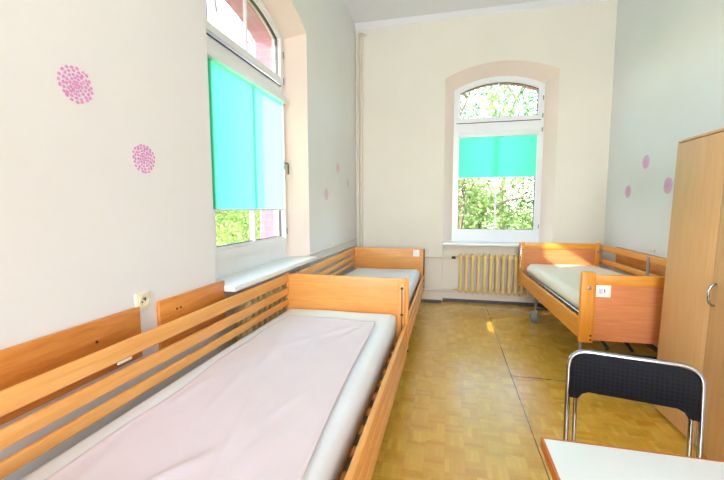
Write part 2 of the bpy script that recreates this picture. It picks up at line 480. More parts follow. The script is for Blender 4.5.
# rear wall behind the camera; its wide window is added for the fill lamp
mb = MB()
RW = (-1.05, 0.95, 1.0, 3.2)
mb.box(XL, RW[0], YR - .15, YR, 0, ZC); mb.box(RW[1], XR, YR - .15, YR, 0, ZC)
mb.box(RW[0], RW[1], YR - .15, YR, 0, RW[2]); mb.box(RW[0], RW[1], YR - .15, YR, RW[3], ZC)
struct('wall_rear', mb, M['wall_cream'])
w3 = bpy.data.objects.new('window_rear_added', None); COL.objects.link(w3); w3['kind'] = 'structure'  # unseen window, put in to let the rear fill light through
mb = MB()
for a, b in ((RW[0], RW[0] + .08), (-0.09, -0.01), (RW[1] - .08, RW[1])): mb.box(a, b, YR - .11, YR - .04, RW[2], RW[3])
for a, b in ((RW[2], RW[2] + .08), (RW[3] - .08, RW[3])): mb.box(RW[0] + .08, RW[1] - .08, YR - .105, YR - .045, a, b)
obj('window_frame', mb, M['pvc'], w3)

# cove along the top of the back wall
mb = MB()
prof = [(0, -.055), (0, 0), (-.085, 0), (-.075, -.012), (-.03, -.03), (-.012, -.048)]
mb.prism(prof, lambda a, b, d: (d, YB + a, ZC + b), XL, XR)
struct('trim_1', mb, M['ceiling'], smooth=True)

# skirting
def baseboard(name, boxes):
    mb = MB()
    for b in boxes: mb.box(*b, bev=.004)
    struct(name, mb, M['baseboard'])
baseboard('baseboard_back', [(XL + .013, CB - .775 + .0, YB - .013, YB + .001, 0, .05), (CB - .762, CB + .762, YB + .117, YB + .131, 0, .05), (CB + .775, XR - .013, YB - .013, YB + .001, 0, .05)])
baseboard('baseboard_left', [(XL - .001, XL + .012, YR + .02, CL_ - .82, 0, .05), (XL - .001, XL + .012, CL_ + .82, YB - .014, 0, .05)])
baseboard('baseboard_right', [(XR - .012, XR + .001, YR + .02, YB - .014, 0, .05)])

# ------------------------------------------------------------------ windows
def offset_outline(c, half, zb, zs, za, o):
    """Inset a window outline by o on all sides."""
    rise = za - zs; R = (half * half + rise * rise) / (2 * rise); zc = za - R
    h = half - o; R2 = R - o
    return arch(c, h, zb + o, zc + math.sqrt(R2 * R2 - h * h), zc + R2)

def rect(c, half, z0, z1): return [(c - half, z0), (c - half, z1), (c + half, z1), (c + half, z0)]

def make_window(name, fn, c, half, zb, gb, ztr, gu, gs, ga, sill_out, handle_side, hinge_side, sill_label):
    """zb frame foot, gb lower glass foot, ztr foot of the upper sash, gu upper glass foot, gs/ga upper glass spring/apex."""
    w = bpy.data.objects.new(name, None); COL.objects.link(w); w['kind'] = 'structure'
    gh = half - .09                                   # half width of the glass
    D = 0.19                                          # room side of the frame
    # outer frame: band between frame outline and the opening it leaves
    rise = ga - gs; R = (gh * gh + rise * rise) / (2 * rise); zc = ga - R
    def fr(o, zfoot, n=NA):
        h = gh + o; R2 = R + o
        return arch(c, h, zfoot, zc + math.sqrt(R2 * R2 - h * h), zc + R2, n)
    mb = MB()
    mb.ring(fr(.09, zb), fr(.045, gb - .07), fn, D, D + .085)
    mb.prism(rect(c, gh + .05, ztr - .105, ztr - .006), fn, D + .004, D + .085)           # transom bar
    obj('window_frame', mb, M['pvc'], w)
    # lower sash
    z1 = ztr - .085
    lt = z1 - .075                                     # top of the lower glass
    mb = MB()
    mb.ring(rect(c, gh + .058, gb - .085, z1), rect(c, gh + .012, gb - .022, lt + .02), fn, D - .022, D + .05)
    mb.ring(rect(c, gh + .02, gb - .03, lt + .03), rect(c, gh, gb, lt), fn, D - .006, D + .05)
    s = obj('sash', mb, M['pvc'], w)
    mb = MB(); mb.ring(rect(c, gh + .004, gb - .004, lt + .004), rect(c, gh - .006, gb + .006, lt - .006), fn, D + .006, D + .03); obj('gasket', mb, M['gasket'], s)
    mb = MB(); mb.bm.faces.new([mb.bm.verts.new(fn(a, b, D + .024)) for a, b in rect(c, gh + .003, gb, lt)]); obj('pane', mb, M['glass'], s, smooth=False)
    mb = MB(); mb.prism(rect(c, .012, gb, lt), fn, D - .014, D + .034); obj('glazing_bar', mb, M['pvc'], s)
    # upper arched sash
    mb = MB()
    up_o = fr(.052, gu - .068); up_m = fr(.012, gu - .02); up_i = fr(0.0, gu)
    mb.ring(up_o, up_m, fn, D - .022, D + .05); mb.ring(fr(.02, gu - .028), up_i, fn, D - .006, D + .05)
    s2 = obj('fanlight_sash', mb, M['pvc'], w)
    mb = MB(); mb.ring(fr(.004, gu - .004), fr(-.006, gu + .006), fn, D + .006, D + .03); obj('gasket', mb, M['gasket'], s2)
    mb = MB(); mb.bm.faces.new([mb.bm.verts.new(fn(a, b, D + .024)) for a, b in fr(.003, gu)]); obj('pane', mb, M['glass'], s2, smooth=False)
    mb = MB(); mb.prism(rect(c, .012, gu, ga), fn, D + .012, D + .034); obj('glazing_bar', mb, M['pvc'], s2)
    # dark gap lines under the sashes
    mb = MB(); mb.prism(rect(c, gh + .05, ztr - .007, ztr + .002), fn, D - .003, D + .01); obj('gasket', mb, M['gasket'], w)
    # hinges
    for z in (ztr + .05, ztr + .30, ztr - .15, gb + .05):
        mb = MB(); a = fn(c + hinge_side * (gh + .066), z - .03, D - .022); b = fn(c + hinge_side * (gh + .066), z + .03, D - .022)
        mb.tube([a, b], .008, 10); obj('hinge', mb, M['steel'], w)
    # sill
    mb = MB()
    pts = rect(c, half + .135, zb - .005, zb + .035)
    t0, t1 = -sill_out, D + .02
    mb.prism([(c - .765, t0), (c - .765, .0), (c - .65, t1), (c + .65, t1), (c + .765, .0), (c + .765, t0)], lambda a, b, d: fn(a, d, b), zb - .005, zb + .032, bev=.004)
    s3 = obj('window_sill', mb, M['sill'], w)
    return w, s, D

fnB, fnL = fn_back, fn_left
w2, sashB, D = make_window('window_2', fnB, CB, 0.64, 0.93, 1.155, 2.774, 2.843, 3.217, 3.342, 0.13, None, 1, '')
w1, sashL, D = make_window('window_1', fnL, CL_, 0.64, 0.95, 1.208, 2.700, 2.782, 3.13, 3.257, 0.10, None, 1, '')

# handle of the left window, on its far stile
mb = MB()
hz = 1.92; hu = CL_ + .578
mb.box(XL - D + .022, XL - D + .034, hu - .014, hu + .014, hz - .04, hz + .04, bev=.004)
mb.tube(arc_fillet([(XL - D + .03, hu, hz + .02), (XL - D + .07, hu, hz + .02), (XL - D + .07, hu, hz - .09)], .02), .0085, 10)
obj('window_handle', mb, M['dark_steel'], w1)
# stay arm of the fanlight, near end
mb = MB()
mb.tube([(XL - D + .035, 2.33, 3.05), (XL - D + .05, 2.335, 2.98), (XL - D + .055, 2.35, 2.91), (XL - D + .05, 2.37, 2.85)], .009, 10)
obj('fanlight_stay', mb, M['pvc'], w1)

def make_blind(fn, c, half, z0, z1, label, loc):
    t = thing('roller_blind', label, 'blind', loc, 0, 'turquoise roller blinds in the windows')
    L = Vector(loc)
    f2 = lambda a, b, d: tuple(Vector(fn(a, b, d)) - L)
    mb = MB()
    t_ = bmesh.new()
    nu, nz = 24, 12
    rows = [[t_.verts.new(f2(c - half + 2 * half * i / nu, z0 + (z1 - z0) * j / nz, .161 + .0012 * math.sin(i * .9))) for i in range(nu + 1)] for j in range(nz + 1)]
    for j in range(nz):
        for i in range(nu): t_.faces.new((rows[j][i], rows[j][i + 1], rows[j + 1][i + 1], rows[j + 1][i]))
    mb._merge(t_)
    obj('blind_cloth', mb, M['blind'], t)
    mb = MB(); mb.prism(rect(c, half + .02, z1 - .01, z1 + .055), f2, .118, .167, bev=.012); obj('cassette', mb, M['pvc'], t)
    mb = MB(); mb.tube([f2(c - half, z0, .161), f2(c + half, z0, .161)], .008, 10); obj('bottom_bar', mb, M['pvc'], t)
    for s in (-1, 1):
        mb = MB(); mb.tube([f2(c + s * (half + .012), z1, .155), f2(c + s * (half + .012), z0 - .3, .155)], .002, 6); obj('guide_cord', mb, M['pvc'], t)
    return t
make_blind(fnB, CB, .548, 1.945, 2.555, 'short turquoise roller blind in the window above the cream radiator', (CB, YB + .15, 2.555))
make_blind(fnL, 2.815, .60, 1.482, 2.528, 'long turquoise roller blind in the window beside the pink-covered bed', (XL - .15, 2.815, 2.528))

# ------------------------------------------------------------------ radiators and pipes
def make_radiator(n, pitch, z0, z1, label, loc, rotz):
    t = thing('radiator', label, 'radiator', loc, rotz, 'cast iron radiators under the windows')
    me0 = None
    for i in range(n):
        x = (i - (n - 1) / 2) * pitch
        if me0 is None:
            mb = MB()
            for yy in (-.045, .0, .045):
                mb.tube([(0, yy, z0 + .012), (0, yy, z0 + .03), (0, yy, z0 + .06), (0, yy, z0 + .10), (0, yy, z1 - .10), (0, yy, z1 - .06), (0, yy, z1 - .03), (0, yy, z1 - .008), (0, yy, z1)], .02, 12,
                        radii=[.008, .024, .034, .0275, .0275, .034, .030, .020, .006])
            for zz in (z0 + .055, z1 - .055):
                mb.box(-.027, .027, -.062, .062, zz - .026, zz + .026, bev=.018, seg=3)
                mb.tube([(-pitch / 2, 0, zz), (pitch / 2, 0, zz)], .021, 12)
            o = obj('section', mb, M['radiator'], t); me0 = o.data
        else:
            o = bpy.data.objects.new('section', me0); COL.objects.link(o); o.parent = t
        o.location = (x, 0, 0)
    W = n * pitch / 2
    for s in (-1, 1):
        for zz in (z0 + .055, z1 - .055):
            mb = MB(); mb.disc((s * (W + .008), 0, zz), (1, 0, 0), .023, .018, 12, .004); obj('end_plug', mb, M['radiator'], t)
    for s in (-.5, .5):
        mb = MB(); mb.box(s * W * 1.2 - .012, s * W * 1.2 + .012, -.02, .075, z0 - .012, z0 + .03, bev=.004); obj('wall_bracket', mb, M['radiator'], t)
    return t
make_radiator(13, .0885, .16, .785, 'cream cast iron radiator under the far window, partly behind a bed', (0.72, YB + .055, 0), 0)
make_radiator(9, .0885, .20, .80, 'cream cast iron radiator seen through the rails of the pink-covered bed', (XL - .055, 2.80, 0), PI / 2)

def pipe(label, pts, r, fil, group='heating pipes in the far corner', caps=None):
    mb = MB(); p0 = Vector(pts[0])
    mb.tube([p - p0 for p in arc_fillet(pts, fil, 8)], r, 12)
    return tag(obj('heating_pipe', mb, M['pipe']), label, 'pipe', group, loc=p0)
XV = 0.72 - 6.5 * .0885 - .02
pa = pipe('cream pipe nearer the corner, running down to the valve of the far radiator', [(XL + .13, YB - .005, 4.17), (XL + .05, YB - .05, 4.17), (XL + .05, YB - .05, .785 - .055), (XV - .03, YB - .05, .785 - .055), (XV - .012, YB + .05, .785 - .055), (XV, YB + .055, .785 - .055)], .0155, .09)
pb = pipe('cream pipe farther from the corner, running down to the foot of the far radiator', [(XL + .17, YB - .005, 4.13), (XL + .095, YB - .05, 4.13), (XL + .095, YB - .05, .215), (XV - .03, YB - .05, .215), (XV - .012, YB + .05, .215), (XV, YB + .055, .215)], .0155, .09)
mb = MB(); mb.disc((XV - .045 - pa.location.x, YB - .05 - pa.location.y, .73 - pa.location.z), (1, 0, 0), .02, .06, 12, .006); obj('valve', mb, M['dark_steel'], pa)
pipe('thin pale pipe along the left wall, the upper of two beyond the window', [(XL - .03, 3.675, .985), (XL + .02, 3.71, 1.0), (XL + .02, YB - .06, .985), (XL + .02, YB - .02, .985)], .011, .03, 'pipes along the left wall')
pipe('thin pale pipe along the left wall, the lower of two beyond the window', [(XL - .03, 3.675, .90), (XL + .02, 3.71, .915), (XL + .02, YB - .06, .90), (XL + .02, YB - .02, .90)], .011, .03, 'pipes along the left wall')

# ------------------------------------------------------------------ beds
def rounded(hw, z0, z1, r, n=6, bottom=False):
    pts = [(-hw, z0), (-hw, z1 - r)]
    pts += [(-hw + r - r * math.cos(PI / 2 * i / n), z1 - r + r * math.sin(PI / 2 * i / n)) for i in range(1, n + 1)]
    pts += [(hw - r + r * math.sin(PI / 2 * i / n), z1 - r + r * math.cos(PI / 2 * i / n)) for i in range(0, n + 1)]
    pts += [(hw, z0)]
    return pts
fxz = lambda a, b, d: (a, d, b)

def caster(parent, x, y, ztop, turn=rad(62)):
    mb = MB()
    mb.tube([(0, 0, .16), (0, 0, ztop)], .017, 12)
    mb.box(-.022, .022, -.03, .03, .135, .165, bev=.006)
    for s in (-1, 1): mb.box(s * .019 - .003, s * .019 + .003, -.02, .045, .06, .15, bev=.002)
    mb.box(-.014, .014, .03, .075, .13, .145, bev=.004)
    c = obj('caster', mb, M['steel'], parent); c.location = (x, y, 0); c.rotation_euler = (0, 0, turn)
    mb = MB(); mb.disc((0, .015, .0635), (1, 0, 0), .0625, .03, 24, .008); obj('wheel', mb, M['tyre'], c)
    mb = MB(); mb.disc((0, .015, .0635), (1, 0, 0), .022, .046, 14, .004); obj('axle', mb, M['steel'], c)

def guard(parent, x, y0, y1, rails, thick, mat, posts=(), side=1):
    g = bpy.data.objects.new('side_guard', None); COL.objects.link(g); g.parent = parent
    for yy in posts:
        mb = MB(); mb.box(x - side * thick * .5 - .006, x - side * thick * .5 + .006, yy - .022, yy + .022, min(r[0] for r in rails) + .004, max(r[1] for r in rails) - .012, bev=.002)
        obj('guard_bracket', mb, M['steel'], g)
    for z0, z1 in rails:
        mb = MB(); mb.box(x - thick / 2, x + thick / 2, y0, y1, z0, z1, bev=min(.009, thick * .4), seg=3)
        obj('rail', mb, mat, g)
    return g

def underframe(bed, hw, y0, y1, zdeck, casters):
    mb = MB()
    mb.ring([(-hw + .08, y0 + .08), (-hw + .08, y1 - .08), (hw - .08, y1 - .08), (hw - .08, y0 + .08)],
            [(-hw + .12, y0 + .12), (-hw + .12, y1 - .12), (hw - .12, y1 - .12), (hw - .12, y0 + .12)], lambda a, b, d: (a, b, d), zdeck - .10, zdeck - .05)
    obj('bed_frame', mb, M['steel'], bed)
    for k in range(14):
        yy = y0 + .12 + (y1 - y0 - .24) * k / 13
        mb = MB(); mb.box(-hw + .07, hw - .07, yy - .03, yy + .03, zdeck - .048, zdeck - .03, bev=.004); obj('bed_slat', mb, M['beech_x'], bed)
    for yy in sorted({c[1] for c in casters}):
        mb = MB(); mb.box(-hw + .13, hw - .13, yy - .018, yy + .018, .175, .215, bev=.005); obj('cross_beam', mb, M['dark_steel'], bed)
    for s in (-1, 1):                                    # scissor arms of the lift
        for a, b, o in ((y0 + .45, y1 - .75, .10), (y1 - .45, y0 + .75, .14)):
            mb = MB(); mb.tube([(s * o, a, .20), (s * o, b, zdeck - .08)], .016, 10); obj('lift_arm', mb, M['dark_steel'], bed)
    for x, y, zt in casters: caster(bed, x, y, zt)

def plain_board(bed, name, hw, y, zb, zt, mat):
    mb = MB(); mb.prism(rounded(hw, zb, zt, .02), fxz, y - .014, y + .014, bev=.004)
    return obj(name, mb, mat, bed)

# --- bed along the left wall, nearest
B1X, B1Y0, B1Y1 = -0.850, 0.56, 2.945
bed1 = thing('care_bed', 'wooden care bed nearest the camera, holding the pink-covered mattress', 'bed', (B1X, B1Y0, 0), 0, 'wooden care beds')
hw = .532; LB = B1Y1 - B1Y0
hb = plain_board(bed1, 'foot_board', hw - .022, LB, .33, .918, M['beech_x'])
mb = MB(); mb.box(hw - .075, hw - .024, LB - .019, LB + .019, .33, .88, bev=.004); obj('stile', mb, M['beech_z'], hb)
mb = MB(); mb.box(hw - .048, hw - .040, LB - .023, LB - .017, .36, .85); tr = obj('track', mb, M['dark_steel'], hb)
for z in (.84, .62, .42):
    mb = MB(); mb.disc((hw - .044, LB - .024, z), (0, 1, 0), .011, .012, 12, .003); obj('bolt', mb, M['black'], tr)
for s in (-1, 1):                                        # corner posts
    mb = MB(); mb.tube([(s * (hw - .006), LB - .004, z) for z in (.32, .325, .895, .915, .926, .932)], .017, 14, radii=[.014, .017, .017, .017, .012, .004]); p_ = obj('corner_post', mb, M['beech_z'], hb)
    mb = MB(); mb.disc((s * (hw - .006), LB - .004, .316), (0, 0, 1), .019, .022, 12, .004); obj('foot_cap', mb, M['black'], p_)
plain_board(bed1, 'head_board', hw - .022, .0, .33, .74, M['beech_x'])
guard(bed1, -hw + .012, .03, LB - .022, ((.842, .922), (.735, .800), (.643, .697)), .024, M['beech_y'], (), side=1)
guard(bed1, hw - .012, .03, LB - .022, ((.472, .546), (.381, .470), (.285, .379)), .03, M['beech_y'], (), side=-1)
for s in (-1, 1):
    mb = MB(); mb.box(s * (hw - .045) - .012, s * (hw - .045) + .012, .02, LB - .02, .31, .425, bev=.004); obj('side_board', mb, M['beech_y'], bed1)
mb = MB(); mb.box(-hw + .0245, -hw + .030, .655, .725, .834, .846, bev=.002); obj('splintered_chip', mb, M['pipe'], bed1)
underframe(bed1, hw, 0, LB, .44, [(sx * (hw - .14), yy, .20) for sx in (-1, 1) for yy in (.32, LB - .32)])

def make_mattress(name, w, l, h, loc, mat, label, r=.035, sag=.0, seed=0, rc=.04):
    """A soft rectangular mattress with rounded corners and a slightly uneven top."""
    rnd = random.Random(seed)
    t = bmesh.new()
    nx, ny = 22, 44
    ph = [rnd.uniform(0, 6.28) for _ in range(6)]
    def outline(x, y):                                   # pull the plan corners round
        ax, ay = abs(x), abs(y); hx, hy = w / 2, l / 2
        dx, dy = ax - (hx - rc), ay - (hy - rc)
        if dx > 0 and dy > 0:
            d = math.hypot(dx, dy)
            k = rc * max(dx, dy) / rc / d if d else 1
            ax, ay = hx - rc + dx * k, hy - rc + dy * k
        return math.copysign(ax, x), math.copysign(ay, y)
    def sheet(zbase, sign):
        g = []
        for j in range(ny + 1):
            row = []
            for i in range(nx + 1):
                x = -w / 2 + w * i / nx; y = -l / 2 + l * j / ny
                xx, yy = outline(x, y)
                e = min(w / 2 - abs(x), l / 2 - abs(y))
                drop = 0 if e >= r else r - math.sqrt(max(0, r * r - (r - e) ** 2))
                z = zbase - sign * drop
                if sign > 0:
                    z += .004 * math.sin(3 * x + ph[0]) * math.sin(2.3 * y + ph[1]) + .002 * math.sin(9 * x + 4 * y + ph[2]) + sag * (math.cos(y / l * PI * 2) * .5)
                row.append(t.verts.new((xx, yy, z)))
            g.append(row)
        return g
    T = sheet(h, 1); B = sheet(0, -1)
    for g, s in ((T, 1), (B, -1)):
        for j in range(ny):
            for i in range(nx):
                q = (g[j][i], g[j][i + 1], g[j + 1][i + 1], g[j + 1][i])
                t.faces.new(q if s > 0 else q[::-1])
    loop = lambda g: [g[0][i] for i in range(nx)] + [g[j][nx] for j in range(ny)] + [g[ny][i] for i in range(nx, 0, -1)] + [g[j][0] for j in range(ny, 0, -1)]
    a, b = loop(T), loop(B)
    for i in range(len(a)): t.faces.new((a[i], b[i], b[(i + 1) % len(a)], a[(i + 1) % len(a)]))
    mb = MB(); mb._merge(t)
    o = obj(name, mb, mat)
    o.data.set_sharp_from_angle(angle=rad(80))
    return tag(o, label, 'mattress', None, loc=loc)

make_mattress('mattress', .955, 2.32, .218, (B1X - .030, (B1Y0 + B1Y1) / 2 + .01, .412), M['sheet_white'], 'mattress in a white fitted sheet under the pale pink cover', seed=1, r=.02)

# pink cover lying on the mattress
def cover():
    t = bmesh.new(); rnd = random.Random(5)
    nx, ny = 60, 110
    zt = .412 + .218 + .009
    x0, x1, y0, y1 = -1.232, -.525, .74, 2.61
    ridges = [(rnd.uniform(-1.2, -.6), rnd.uniform(.9, 2.6), rnd.uniform(.9, 1.9), rnd.uniform(.12, .4), rnd.uniform(.005, .011)) for _ in range(16)]
    g = []
    for j in range(ny + 1):
        row = []
        for i in range(nx + 1):
            u, v = i / nx, j / ny
            xe0 = x0 + .012 * math.sin(7 * v) + .008 * math.sin(19 * v + 1)
            xe1 = x1 + .115 * (1 - v) * .9 + .008 * math.sin(6 * v + 2)
            x = xe0 + (xe1 - xe0) * u
            y = y0 + (y1 + .025 * math.sin(3 * u) - .02 * u - y0) * v
            z = zt
            for cxr, cyr, ang, ln, am in ridges:
                dx, dy = x - cxr, y - cyr
                a = dx * math.cos(ang) + dy * math.sin(ang); b = -dx * math.sin(ang) + dy * math.cos(ang)
                z += am * math.exp(-(a / ln) ** 2 - (b / .026) ** 2)
            z += .003 * (math.sin(5 * x + 3 * y) + 1) * .5
            e = min(u * .7, (1 - u) * .7, (1 - v) * 1.98)
            z += .006 * math.exp(-(e / .012) ** 2)       # turned hem
            row.append(t.verts.new((x - B1X, y - 1.8, z - zt)))
        g.append(row)
    for j in range(ny):
        for i in range(nx): t.faces.new((g[j][i], g[j][i + 1], g[j + 1][i + 1], g[j + 1][i]))
    mb = MB(); mb._merge(t)
    o = obj('bed_cover', mb, M['sheet_pink'])
    md = o.modifiers.new('thickness', 'SOLIDIFY'); md.thickness = .005; md.offset = -1
    return tag(o, 'pale pink cotton cover spread over the white-sheeted mattress', 'bed cover', loc=(B1X, 1.8, zt))
cover()

# --- bed in the far left corner
B2X, B2Y0, B2Y1 = -0.855, 3.10, 5.265
bed2 = thing('care_bed', 'wooden care bed in the far left corner by the pipes', 'bed', (B2X, B2Y0, 0), 0, 'wooden care beds')
LB = B2Y1 - B2Y0; hw = .522
hb = plain_board(bed2, 'head_board', hw - .012, LB, .33, .905, M['beech_x'])
mb = MB(); mb.box(hw - .16, hw - .07, LB - .022, LB - .016, .792, .885, bev=.001); cd = obj('label_card', mb, M['card'], hb)
mb = MB(); mb.box(hw - .013, hw + .003, LB - .02, LB + .02, .30, .90, bev=.004); obj('track', mb, M['dark_steel'], hb)
plain_board(bed2, 'foot_board', hw - .022, 0, .33, .80, M['beech_x'])
guard(bed2, -hw + .012, .03, LB - .022, ((.825, .90), (.735, .790), (.655, .70)), .024, M['beech_y'], (), side=1)
guard(bed2, hw - .012, .03, LB - .022, ((.465, .525), (.375, .440), (.285, .350)), .026, M['beech_y'], (), side=-1)
for s in (-1, 1):
    mb = MB(); mb.box(s * (hw - .045) - .012, s * (hw - .045) + .012, .02, LB - .02, .30, .40, bev=.004); obj('side_board', mb, M['beech_y'], bed2)
underframe(bed2, hw, 0, LB, .47, [(sx * (hw - .14), yy, .20) for sx in (-1, 1) for yy in (.32, LB - .32)])
make_mattress('mattress', .95, 2.10, .18, (B2X - .01, (B2Y0 + B2Y1) / 2, .442), M['sheet_white'], 'mattress in a white sheet on the far left corner bed', seed=2, sag=.02)

# --- bed by the right wall
B3X, B3Y0, B3Y1, B3R = 1.546, 3.225, 5.465, rad(1.75)
bed3 = thing('care_bed', 'amber-framed care bed against the right wall behind the wardrobe', 'bed', (B3X, B3Y0, 0), B3R, 'wooden care beds')
LB = B3Y1 - B3Y0; hw = .51
def framed_board(name, y, zb, zt, post_up, pw):
    mb = MB(); mb.box(-hw + .06, hw - .06, y - .009, y + .009, zb + .01, zt - .055); b = obj(name, mb, M['inset_x'], bed3)
    mb = MB(); mb.box(-hw + pw - .005, hw - pw + .005, y - .019, y + .019, zt - .078, zt, bev=.006); obj('top_rail', mb, M['amber_x'], b)
    for s in (-1, 1):
        mb = MB(); mb.box(s * (hw - pw / 2) - pw / 2, s * (hw - pw / 2) + pw / 2, y - .023, y + .023, zb - .01, zt + post_up, bev=.008, seg=3); p = obj('post', mb, M['amber_z'], b)
        mb = MB(); f = -1 if y < 1 else 1
        mb.disc((s * (hw - pw * .55), y - .025, zt - .105), (0, 1, 0), .015, .008, 14, .003); obj('cover_cap', mb, M['steel'], p)
        for z in (zb + .05, zb + .015):
            mb = MB(); mb.disc((s * (hw - pw + .018), y - .024, z), (0, 1, 0), .008, .006, 10, .002); obj('bolt', mb, M['black'], p)
    return b
nb = framed_board('foot_board', 0, .42, .962, .022, .10)
fb = framed_board('head_board', LB, .40, 1.0, .008, .067)
mb = MB(); mb.box(-hw + .108, -hw + .214, -.013, -.009, .785, .882, bev=.001); cd = obj('label_card', mb, M['card'], nb)
mb = MB(); mb.box(-hw + .166, -hw + .172, -.0142, -.0128, .822, .850); obj('printed_mark', mb, M['ink'], cd)
mb = MB(); mb.box(-hw + .127, -hw + .154, -.0138, -.0128, .812, .852); obj('printed_mark', mb, M['pale_blue'], cd)
# bright steel track at the far left post
mb = MB(); mb.box(-hw + .012, -hw + .022, LB - .031, LB - .022, .44, .97, bev=.002); obj('track', mb, M['chrome'], fb)
mb = MB(); mb.disc((-hw + .02, LB - .036, .45), (0, 1, 0), .022, .022, 14, .005); obj('release_knob', mb, M['black'], fb)
g = guard(bed3, -hw + .014, .022, LB - .022, ((.435, .605),), .026, M['amber_y'], (), side=-1)
mb = MB(); mb.tube([(-hw + .05, .03, .612), (-hw + .05, LB - .03, .612)], .011, 10); obj('mattress_rail', mb, M['chrome'], bed3)
mb = MB(); mb.box(hw - .06, hw - .035, .03, LB - .03, .435, .56, bev=.004); obj('side_board', mb, M['amber_y'], bed3)
guard(bed3, hw - .014, .024, LB - .024, ((.93, .998), (.755, .82)), .024, M['amber_y'], (.62, 1.05, LB - .1), side=1)
underframe(bed3, hw, 0, LB, .61, [(-hw + .13, LB - .44, .52), (-hw + .13, .30, .52), (hw - .13, LB - .44, .52), (hw - .13, .30, .52)])
m3 = make_mattress('mattress', .90, 2.02, .15, (B3X - .034, (B3Y0 + B3Y1) / 2 + .06, .585), M['mattress_cream'], 'bare cream mattress on the bed against the right wall', seed=3, sag=.02, r=.05, rc=.15)
m3.rotation_euler = (0, 0, B3R)

# ------------------------------------------------------------------ wardrobe
WY0, WY1, WX = 2.03, 3.045, 1.505
wr = thing('wardrobe', 'tall beech wardrobe with a silver bow handle by the right wall', 'wardrobe', (2.075, WY0, 0))
d = WX - 2.075; wl = WY1 - WY0; H = 1.945; z0 = .0
mb = MB()
mb.box(d + .022, 0, 0, .018, z0, H - .018); mb.box(d + .022, 0, wl - .018, wl, z0, H - .018)
mb.box(-.012, 0, .018, wl - .018, .07, H - .018); mb.box(d + .022, -.012, .018, wl - .018, .07, .088); mb.box(d + .022, -.012, wl / 2 - .009, wl / 2 + .009, .088, H - .018)
obj('carcass', mb, M['ward_z'], wr)
mb = MB(); mb.box(d, .0, 0, wl, H - .018, H, bev=.003); obj('top_panel', mb, M['ward_z'], wr)
mb = MB(); mb.box(d + .03, d + .048, .018, wl - .018, -.0115, .07); obj('plinth', mb, M['ward_z'], wr)
ymid = 2.56 - WY0
for a, b in ((.002, ymid - .0015), (ymid + .0015, wl - .002)):
    mb = MB(); mb.box(d, d + .019, a, b, .012, H - .022, bev=.0025); dr = obj('door', mb, M['ward_z'], wr)
    if a < .1:
        mb = MB(); yh = b - .035
        mb.tube([(d + .002, yh, 1.035), (d - .012, yh, 1.034), (d - .026, yh, 1.022), (d - .034, yh, .998), (d - .036, yh, .97), (d - .034, yh, .942), (d - .026, yh, .918), (d - .012, yh, .906), (d + .002, yh, .905)], .007, 12)
        obj('door_handle', mb, M['chrome'], dr)
wr.rotation_euler = (0, rad(1.25), 0)               # leans back a little on the uneven floor

# ------------------------------------------------------------------ table
tb = thing('table', 'white-topped table with an orange wood edge in the front corner', 'table', (.78, .80, 0))
mb = MB(); mb.box(-.468, .468, -.43, .43, .722, .751, bev=.003); top = obj('table_top', mb, M['table_white'], tb)
mb = MB(); R4 = lambda x, y: [(-x, -y), (-x, y), (x, y), (x, -y)]
mb.ring(R4(.475, .436), R4(.468, .43), lambda a, b, d: (a, b, d), .716, .7505); obj('edge_band', mb, M['table_edge'], top)
mb = MB(); mb.ring(R4(.41, .37), R4(.39, .35), lambda a, b, d: (a, b, d), .65, .722); obj('apron', mb, M['table_edge'], tb)
for sx in (-1, 1):
    for sy in (-1, 1):
        mb = MB(); mb.box(sx * .41 - .022, sx * .41 + .022, sy * .37 - .022, sy * .37 + .022, .0, .722, bev=.004); obj('leg', mb, M['table_edge'], tb)

# ------------------------------------------------------------------ folding chair
ch = thing('folding_chair', 'chrome folding chair with a black woven back pad facing the white table', 'chair', (.826, 1.852, 0), rad(-12))
CW = .251
def back_line(z): return (z - .81) * .06                 # y of the sloping main tube at height z
pts = [(-CW, back_line(.012), .012), (-CW, back_line(.81), .81), (CW, back_line(.81), .81), (CW, back_line(.012), .012)]
mb = MB(); mb.tube(arc_fillet(pts, .085, 10), .0115, 14); obj('main_frame', mb, M['chrome'], ch)
for s in (-1, 1):
    mb = MB(); mb.disc((s * CW, back_line(.012), .012), (0, .06, 1), .015, .03, 12, .004); obj('foot_cap', mb, M['rubber'], ch)
    mb = MB(); mb.tube([(s * (CW - .034), back_line(z) + .004, z) for z in (.60, .55, .44, .30, .115)], .009, 12); obj('back_support', mb, M['chrome'], ch)
# front legs: a U frame from under the seat's rear to the floor in front
pts = [(-CW + .028, -.42, .012), (-CW + .028, -.28, .422), (CW - .028, -.28, .422), (CW - .028, -.42, .012)]
mb = MB(); mb.tube(arc_fillet(pts, .05, 8), .0105, 12); obj('front_legs', mb, M['chrome'], ch)
for s in (-1, 1):
    mb = MB(); mb.disc((s * (CW - .028), -.42, .012), (0, -.6, .7), .014, .026, 12, .004); obj('foot_cap', mb, M['rubber'], ch)
mb = MB(); mb.tube([(-CW + .01, back_line(.12), .12), (CW - .01, back_line(.12), .12)], .008, 10); obj('stretcher', mb, M['chrome'], ch)
